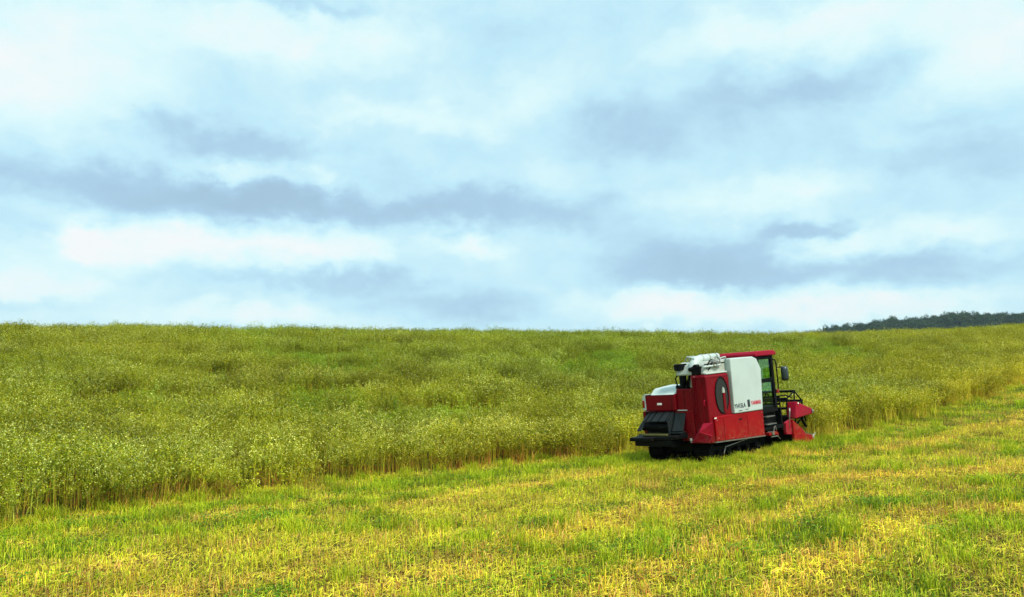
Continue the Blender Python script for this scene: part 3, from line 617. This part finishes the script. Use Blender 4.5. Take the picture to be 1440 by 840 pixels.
text('maker_lettering', 'YANMAR', .135, .575, 1.22, m_inkr, wp, .003, .80)
ov = [(-.525+.26*math.cos(R_(a_)), 1.55+.415*math.sin(R_(a_))) for a_ in range(0, 360, 12)]
b = MB(); b.py(ov, -1.008, -.99); vent = b.build('air_vent', m_mesh, H, 0)
b = MB(); b.tube([(x_, -1.008, z_) for x_, z_ in ov], .016, 8, True); b.build('vent_rim', m_black, vent, 0, True)
b = MB(); b.box(-.50, -.40, -1.03, -1.0, 1.13, 1.62); b.build('vent_bar', m_red, vent, .01)
b = MB(); b.hexa([(-.52, -1.035, 1.60), (-.42, -1.035, 1.60), (-.44, -1.035, 1.70), (-.49, -1.035, 1.74)], [(-.52, -1.0, 1.60), (-.42, -1.0, 1.60), (-.44, -1.0, 1.70), (-.49, -1.0, 1.74)]); b.build('vent_reflection', m_cream, vent, .004)  # cream piece standing in for a pale reflection in the vent
b = MB(); b.tube([(-1.11, -.93, 1.48), (-1.15, -.93, 1.46), (-1.15, -.93, 1.38), (-1.11, -.93, 1.36)], .014, 8); b.build('door_handle', m_red2, H, 0)
for nm, bx in (('warning_sticker', (-1.106, -1.1, -.47, -.41, .84, .93)), ('warning_sticker', (-1.146, -1.14, -.50, -.44, .56, .62)), ('warning_sticker', (-1.107, -1.1, -.71, -.67, 2.0, 2.03)), ('warning_sticker', (-.98, -.89, -1.051, -1.045, 1.04, 1.07))):
    MB().box(*bx).build(nm, m_sticker, H, 0)
MB().box(-1.14, -1.1, -.60, -.45, .52, .54).build('marker_strip', m_sticker, H, 0)

# top of the tank and the unloading auger
b = MB(); b.py([(-1.06, 2.065), (-1.06, 2.10), (-.98, 2.30), (-.80, 2.37), (-.175, 2.37), (-.175, 2.065)], -.94, -.15); cov = b.build('tank_cover', m_cream, H, .03)
MB().box(-1.06, -.18, -.99, -.94, 2.065, 2.10).build('cover_ledge', m_white, cov, .008)
b = MB(); b.box(-1.0, -.18, -.95, -.93, 2.29, 2.31); b.build('cover_seam', m_black, cov, 0)
b = MB(); b.tube([(-.93, -.58, 2.08), (-.94, -.58, 2.20), (-.90, -.58, 2.31), (-.80, -.58, 2.40), (-.62, -.58, 2.43), (.12, -.55, 2.45)], [.12, .12, .115, .105, .09, .085], 14); aug = b.build('unloading_auger', m_white, H, 0, True)
b = MB(); b.cyl((-.935, -.58, 2.14), (-.938, -.58, 2.18), .14, 18)
b.build('auger_flange', m_cream, aug, .004)
for q_ in (-.62, -.32, -.02): MB().cyl((q_, -.575, 2.43), (q_+.03, -.575, 2.431), .105, 16).build('auger_flange', m_cream, aug, .004)
b = MB(); b.box(-1.09, -.88, -.86, -.62, 2.07, 2.26); b.cyl((-1.1, -.73, 2.24), (-.85, -.73, 2.24), .07, 14); b.cyl((-1.12, -.60, 2.2), (-.95, -.60, 2.2), .05, 12); b.build('auger_motor', m_black, aug, .01)
b = MB(); b.tube([(-1.12, -.97, 2.235), (-.42, -.99, 2.26)], .022, 8); b.build('support_rod', m_white, aug, 0, True)
b = MB(); b.tube([(-.60+.15*math.cos(R_(a_)), -1.0, 2.33+.12*math.sin(R_(a_))) for a_ in range(0, 360, 18)], .013, 8, True); b.tube([(-.60, -1.0, 2.21), (-.60, -1.0, 2.45)], .01, 6); b.tube([(-.75, -1.0, 2.33), (-.45, -1.0, 2.33)], .01, 6); b.cyl((-.6, -1.02, 2.33), (-.6, -.94, 2.33), .045, 12); b.build('hand_wheel', m_steel, aug, 0, True)
b = MB(); b.tube([(-.95, -.9, 2.1), (-.9, -.97, 2.3), (-.8, -.96, 2.38), (-.62, -.95, 2.40)], .014, 8); b.tube([(-.9, -.9, 2.1), (-.84, -.98, 2.22), (-.72, -.97, 2.33)], .014, 8); b.build('hose', m_black, aug, 0, True)
b = MB(); b.tube([(-.30, -.95, 2.42), (-.14, -.95, 2.43), (-.13, -.95, 2.36)], .014, 8); b.tube([(-.35, -.88, 2.37), (-.30, -.95, 2.42)], .014, 8); b.build('grab_rail', m_white, cov, 0, True)
b = MB()
for x_ in (-.92, -.80, -.68): b.tube([(x_, -.60, 2.36), (x_, -.62, 2.45), (x_, -.42, 2.50), (x_, -.36, 2.40)], .018, 8)
b.build('auger_clamp', m_white, aug, 0, True)

# air pre-cleaner and pipes
b = MB(); b.cyl((-.93, -.25, 1.76), (-.93, -.25, 2.16), .085, 16); b.box(-1.04, -.80, -.42, -.10, 1.76, 1.84); b.cyl((-.80, -.42, 1.80), (-.80, -.42, 2.10), .07, 14); ac = b.build('air_intake', m_black, H, .006)
b = MB(); b.tube([(-.93, -.22, 2.16), (-.93, -.22, 2.19), (-.93, -.22, 2.20), (-.93, -.22, 2.33), (-.93, -.22, 2.345)], [.08, .12, .165, .165, .13], 22); b.build('intake_cap', m_black, ac, 0)
b = MB(); b.tube([(-1.0, -.44, 1.78), (-1.04, -.46, 1.92), (-1.0, -.50, 2.05), (-.9, -.55, 2.1)], .03, 8); b.tube([(-1.04, -.32, 1.78), (-1.06, -.37, 1.95), (-1.02, -.42, 2.10)], .02, 8); b.tube([(-1.03, -.16, 1.8), (-1.05, -.12, 2.0), (-.98, -.18, 2.13)], .018, 8); b.build('intake_hose', m_rub, ac, 0, True)
b = MB(); b.box(-1.0, -.95, -.56, -.44, 1.78, 2.05); b.build('bracket', m_steel, ac, .004)

# cab
b = MB()                                                          # lower body and corner pillars
b.box(1.10, 2.0, -.95, .10, .95, 1.10)
for x0, x1, y0, y1 in ((1.10, 1.24, -.98, -.90), (1.84, 1.94, -.98, -.90), (1.10, 1.18, .02, .10), (1.86, 1.94, .02, .10)): b.box(x0, x1, y0, y1, 1.05, 2.37)
b.box(1.12, 1.94, -.975, -.915, 1.70, 1.80); b.box(1.12, 1.94, -.975, -.915, 2.28, 2.37); b.box(1.12, 1.94, .03, .09, 1.05, 1.14)
b.box(1.115, 1.17, -.95, .06, 1.05, 1.55)
b.hexa([(1.09, -1.0, 2.04), (1.24, -1.0, 2.04), (1.24, -1.0, 2.37), (.95, -1.0, 2.37)], [(1.09, -.93, 2.04), (1.24, -.93, 2.04), (1.24, -.93, 2.37), (.95, -.93, 2.37)])
cab = b.build('cab', m_black, H, .012)
MB().py([(1.05, 2.37), (1.05, 2.44), (1.12, 2.50), (1.90, 2.50), (2.02, 2.455), (2.02, 2.37)], -1.04, .12).build('cab_roof', m_red2, cab, .022)
b = MB(); b.box(1.25, 1.84, -.952, -.944, 1.80, 2.28); b.box(1.25, 1.84, -.952, -.944, 1.14, 1.70); b.build('window_pane', m_glass, cab, 0)
b = MB(); b.box(1.92, 1.928, -.90, .02, 1.10, 2.34); b.build('windshield', m_glass, cab, 0)
b = MB(); b.box(1.18, 1.86, .06, .068, 1.14, 2.34); b.build('window_pane', m_glass, cab, 0)
b = MB(); b.box(1.13, 1.138, -.90, .02, 1.55, 2.34); b.build('window_pane', m_glass, cab, 0)
b = MB(); b.box(1.22, 1.60, -.65, -.22, 1.32, 1.42); b.box(1.20, 1.29, -.65, -.22, 1.42, 1.88); b.box(1.28, 1.52, -.55, -.32, 1.05, 1.32); b.build('driver_seat', m_seat, cab, .04)
b = MB(); b.box(1.66, 1.86, -.62, -.25, 1.05, 1.55); b.cyl((1.62, -.40, 1.5), (1.60, -.40, 1.66), .018, 8); b.cyl((1.60, -.40, 1.66), (1.60, -.40, 1.70), .035, 10); b.build('control_console', m_grey, cab, .015)
b = MB(); b.tube([(1.30, -.985, 1.62), (1.30, -1.01, 1.62), (1.30, -1.01, 1.70), (1.30, -.985, 1.70)], .010, 6); b.build('door_handle', m_steel, cab, 0)
b = MB(); b.tube([(1.93, -.97, 2.26), (2.0, -1.0, 2.24), (2.02, -1.01, 2.15), (2.02, -1.01, 1.50), (1.95, -.97, 1.40)], .016, 8); b.tube([(2.02, -1.01, 2.05), (2.05, -1.16, 2.05)], .012, 6); rail = b.build('mirror_arm', m_black, cab, 0, True)
b = MB(); b.tube([(2.06+.0*z_, -1.20, z_) for z_ in (1.70, 1.72, 1.78, 1.98, 2.04, 2.06)], [.05, .08, .09, .09, .08, .04], 16); mr = b.build('rear_view_mirror', m_mirror, rail, 0, True)
MB().tube([(1.97, -1.0, 1.40), (1.97, -1.0, 1.50)], .045, 10).build('turn_signal', m_orange, rail, .008)

# entry steps and platform
b = MB(); b.box(1.12, 2.12, -.80, .35, .58, .95); b.box(1.14, 2.14, -.98, -.80, .52, .60); b.box(1.12, 1.18, -.97, -.80, .45, 1.0); b.box(2.10, 2.16, -.95, .4, .45, 1.02); pf_ = b.build('cab_platform', m_black, H, .01)
b = MB(); b.box(1.30, 1.70, -1.02, -.84, .845, .865); b.build('step', m_steel, pf_, .004)
b = MB(); b.box(1.30, 1.75, -1.02, -.84, .655, .675); b.build('step', m_steel, pf_, .004)
b = MB(); b.box(1.28, 1.66, -1.06, -.92, .40, .47); b.hexa([(1.66, -1.06, .40), (1.66, -.92, .40), (1.66, -.92, .47), (1.66, -1.06, .47)], [(1.82, -1.0, .34), (1.82, -.95, .34), (1.82, -.95, .39), (1.82, -1.0, .39)]); b.build('hitch_bracket', m_red_lit, pf_, .008)
b = MB(); b.cyl((1.42, -1.09, .45), (1.42, -.95, .45), .05, 12); b.tube([(1.5, -1.05, .47), (1.55, -1.05, .58), (1.62, -1.04, .60), (1.66, -1.04, .5)], .014, 6); b.tube([(1.30, -1.08, .37), (1.62, -1.08, .36), (1.72, -1.08, .28)], .014, 6); b.build('coupling', m_steel, pf_, 0)

# feeder and header
MB().py([(1.5, .60), (2.1, .98), (2.62, .62), (2.62, .15), (2.3, .15), (1.5, .42)], -.25, .35).build('feeder_house', m_black, H, .015)
b = MB(); b.py([(2.42, .70), (2.46, .70), (2.50, .12), (3.30, .06), (3.32, .09), (2.54, .17), (2.48, .75), (2.42, .75)], -.98, 1.0); hdr = b.build('header', m_black, H, .006)
b = MB(); b.cyl((2.78, -.97, .33), (2.78, .99, .33), .14, 18)
for i in range(22):
    y_ = -.93+i*.087; b.tube([(2.78+.19*math.cos(R_(q_)), y_+.087*q_/360, .33+.19*math.sin(R_(q_))) for q_ in range(0, 361, 45)], .010, 4)
b.build('feed_auger', m_steel, hdr, 0)
b = MB()
for i in range(40):
    y_ = -.96+i*.049; b.pz([(3.30, y_-.018), (3.42, y_), (3.30, y_+.018)], .07, .085)
b.build('cutter_bar', m_steel, hdr, 0)
LD = [(2.04, .34), (2.10, .60), (2.24, .68), (2.42, .69), (2.52, .62), (2.80, .45), (3.05, .25), (3.38, .18), (3.46, .16), (3.38, .04), (2.52, .02), (2.30, .33)]
for y0, y1 in ((-1.08, -1.0), (1.0, 1.08)):
    b = MB(); b.py(LD[3:11]+[(2.42, .06)], y0, y1); dv = b.build('divider_plate', m_red_lit, hdr, .014)
    b = MB(); b.py([(2.14, .34), (2.16, .62), (2.44, .70), (2.44, .30)], y0+.05, y1+.05 if y0 < 0 else y1-.05); b.build('divider_bracket', m_red2, dv, .01)
    ym = (y0+y1)/2
    b = MB(); b.tube([(3.36, ym, .12), (3.48, ym, .16), (3.58, ym, .22)], [.06, .035, .008], 10); b.build('divider_tip', m_cream, dv, 0, True)
    b = MB(); b.tube([(2.56, ym, .60), (2.85, ym, .43), (3.08, ym, .26), (3.45, ym, .19)], .012, 8); b.build('divider_rod', m_steel, dv, 0, True)
# upper red cover, wide at the back and tapering forward
b = MB(); b.hexa([(2.50, -1.13, .70), (2.50, -.88, .70), (2.58, -.88, 1.12), (2.62, -1.13, 1.13)], [(3.46, -1.09, .73), (3.46, -.99, .73), (3.48, -.99, .87), (3.48, -1.09, .87)]); uc = b.build('reel_drive_cover', m_red2, hdr, .025)
b = MB(); b.tube([(3.46, -1.04, .80), (3.56, -1.04, .79), (3.60, -1.04, .78)], [.07, .05, .01], 12); b.build('cover_nose', m_cream, uc, 0, True)
b = MB(); b.tube([(2.66, -1.135, 1.07), (2.68, -1.15, 1.07)], .02, 8); b.build('cover_bolt', m_steel, uc, 0)
b = MB(); b.tube([(2.30, -1.02, .45), (2.40, -1.03, .86), (2.42, -1.03, .98)], .018, 8); b.build('lift_strut', m_steel, hdr, 0, True)
b = MB(); b.tube([(3.1, -.95, .95), (3.15, -.95, .6), (3.3, -.95, .42)], .035, 8); b.tube([(3.22, -.96, .95), (3.3, -.96, .55)], .02, 8); b.build('reel_support', m_black, hdr, 0, True)
# reel: end hexagons, six bars with tines
RC_, RR_ = (3.02, .92), .45
b = MB()
for y_ in (-.84, .0, .92):
    pp = [(RC_[0]+RR_*math.cos(R_(60*i+22)), y_, RC_[1]+RR_*math.sin(R_(60*i+22))) for i in range(6)]
    b.tube(pp, .022, 6, True)
    for p_ in pp: b.tube([(RC_[0], y_, RC_[1]), p_], .020, 6)
b.cyl((RC_[0], -.90, RC_[1]), (RC_[0], .96, RC_[1]), .035, 12); reel = b.build('reel', m_black, hdr, 0)
for i in range(6):
    x_, z_ = RC_[0]+RR_*math.cos(R_(60*i+22)), RC_[1]+RR_*math.sin(R_(60*i+22))
    b = MB(); b.tube([(x_, -.86, z_), (x_, .94, z_)], .032, 8)
    for k_ in range(20):
        y_ = -.83+k_*.092; b.tube([(x_, y_, z_), (x_+.01, y_, z_-.08), (x_-.03, y_, z_-.15)], .005, 4)
    b.build('tine_bar', m_black, reel, 0)
b = MB()                                                          # fixed black guard frame behind the reel
for z_ in (1.28, 1.10, .93, .78): b.box(2.28, 2.30, -.84, .70, z_-.028, z_+.028)
for y_ in (-.84, -.1, .6): b.tube([(2.30, y_, .70), (2.30, y_, 1.30)], .018, 6)
b.tube([(2.30, -.84, 1.30), (2.6, -.86, 1.30), (2.9, -.86, 1.2)], .018, 6)
b.build('guard_frame', m_black, hdr, 0)

# ------------------------------------------------------------------ a bird far off in the sky
dv_ = Vector(((188-720), 1130*math.cos(PITCH)-(420-149)*math.sin(PITCH), 1130*math.sin(PITCH)+(420-149)*math.cos(PITCH))).normalized()
B = bpy.data.objects.new('bird', None); C.objects.link(B); B.location = Vector((0, 0, 1.6))+dv_*260; B.rotation_euler = (0, .1, .5)
tag(B, 'tiny dark bird gliding high in the cloudy sky', 'bird')
m_bird = mat('feathers', (.05, .045, .04), .8)
MB().tube([(0, -.17, 0), (0, -.13, .01), (0, 0, 0), (0, .12, .02), (0, .17, .03), (0, .205, .02), (0, .24, .015)], [.02, .03, .05, .045, .028, .022, .004], 10).build('body', m_bird, B, 0, True)
for s_ in (-1, 1):
    MB().hexa([(s_*.03, .07, .01), (s_*.03, -.06, .01), (s_*.19, -.05, .06), (s_*.19, .08, .06)], [(s_*.03, .07, .02), (s_*.03, -.06, .018), (s_*.19, -.05, .066), (s_*.19, .08, .07)]).hexa([(s_*.19, .08, .06), (s_*.19, -.05, .06), (s_*.38, -.06, .03), (s_*.36, .0, .03)], [(s_*.19, .08, .07), (s_*.19, -.05, .066), (s_*.38, -.06, .034), (s_*.36, .0, .036)]).build('wing', m_bird, B, 0)
MB().hexa([(-.015, -.15, .0), (.015, -.15, .0), (.05, -.28, .0), (-.05, -.28, .0)], [(-.015, -.15, .008), (.015, -.15, .008), (.05, -.28, .006), (-.05, -.28, .006)]).build('tail', m_bird, B, 0)

# ------------------------------------------------------------------ the air
hb = MB(); hb.box(-900, 1300, -40, 1400, -16, 140)
hz_m = bpy.data.materials.new('haze_air'); hz_m.use_nodes = True; _n = hz_m.node_tree.nodes; _n.clear()
_v = _n.new('ShaderNodeVolumePrincipled'); _v.inputs['Color'].default_value = (.72, .86, 1, 1); _v.inputs['Density'].default_value = .0001
_o = _n.new('ShaderNodeOutputMaterial'); hz_m.node_tree.links.new(_v.outputs[0], _o.inputs['Volume'])
hz_o = hb.build('haze', hz_m, None, 0); tag(hz_o, kind='stuff')
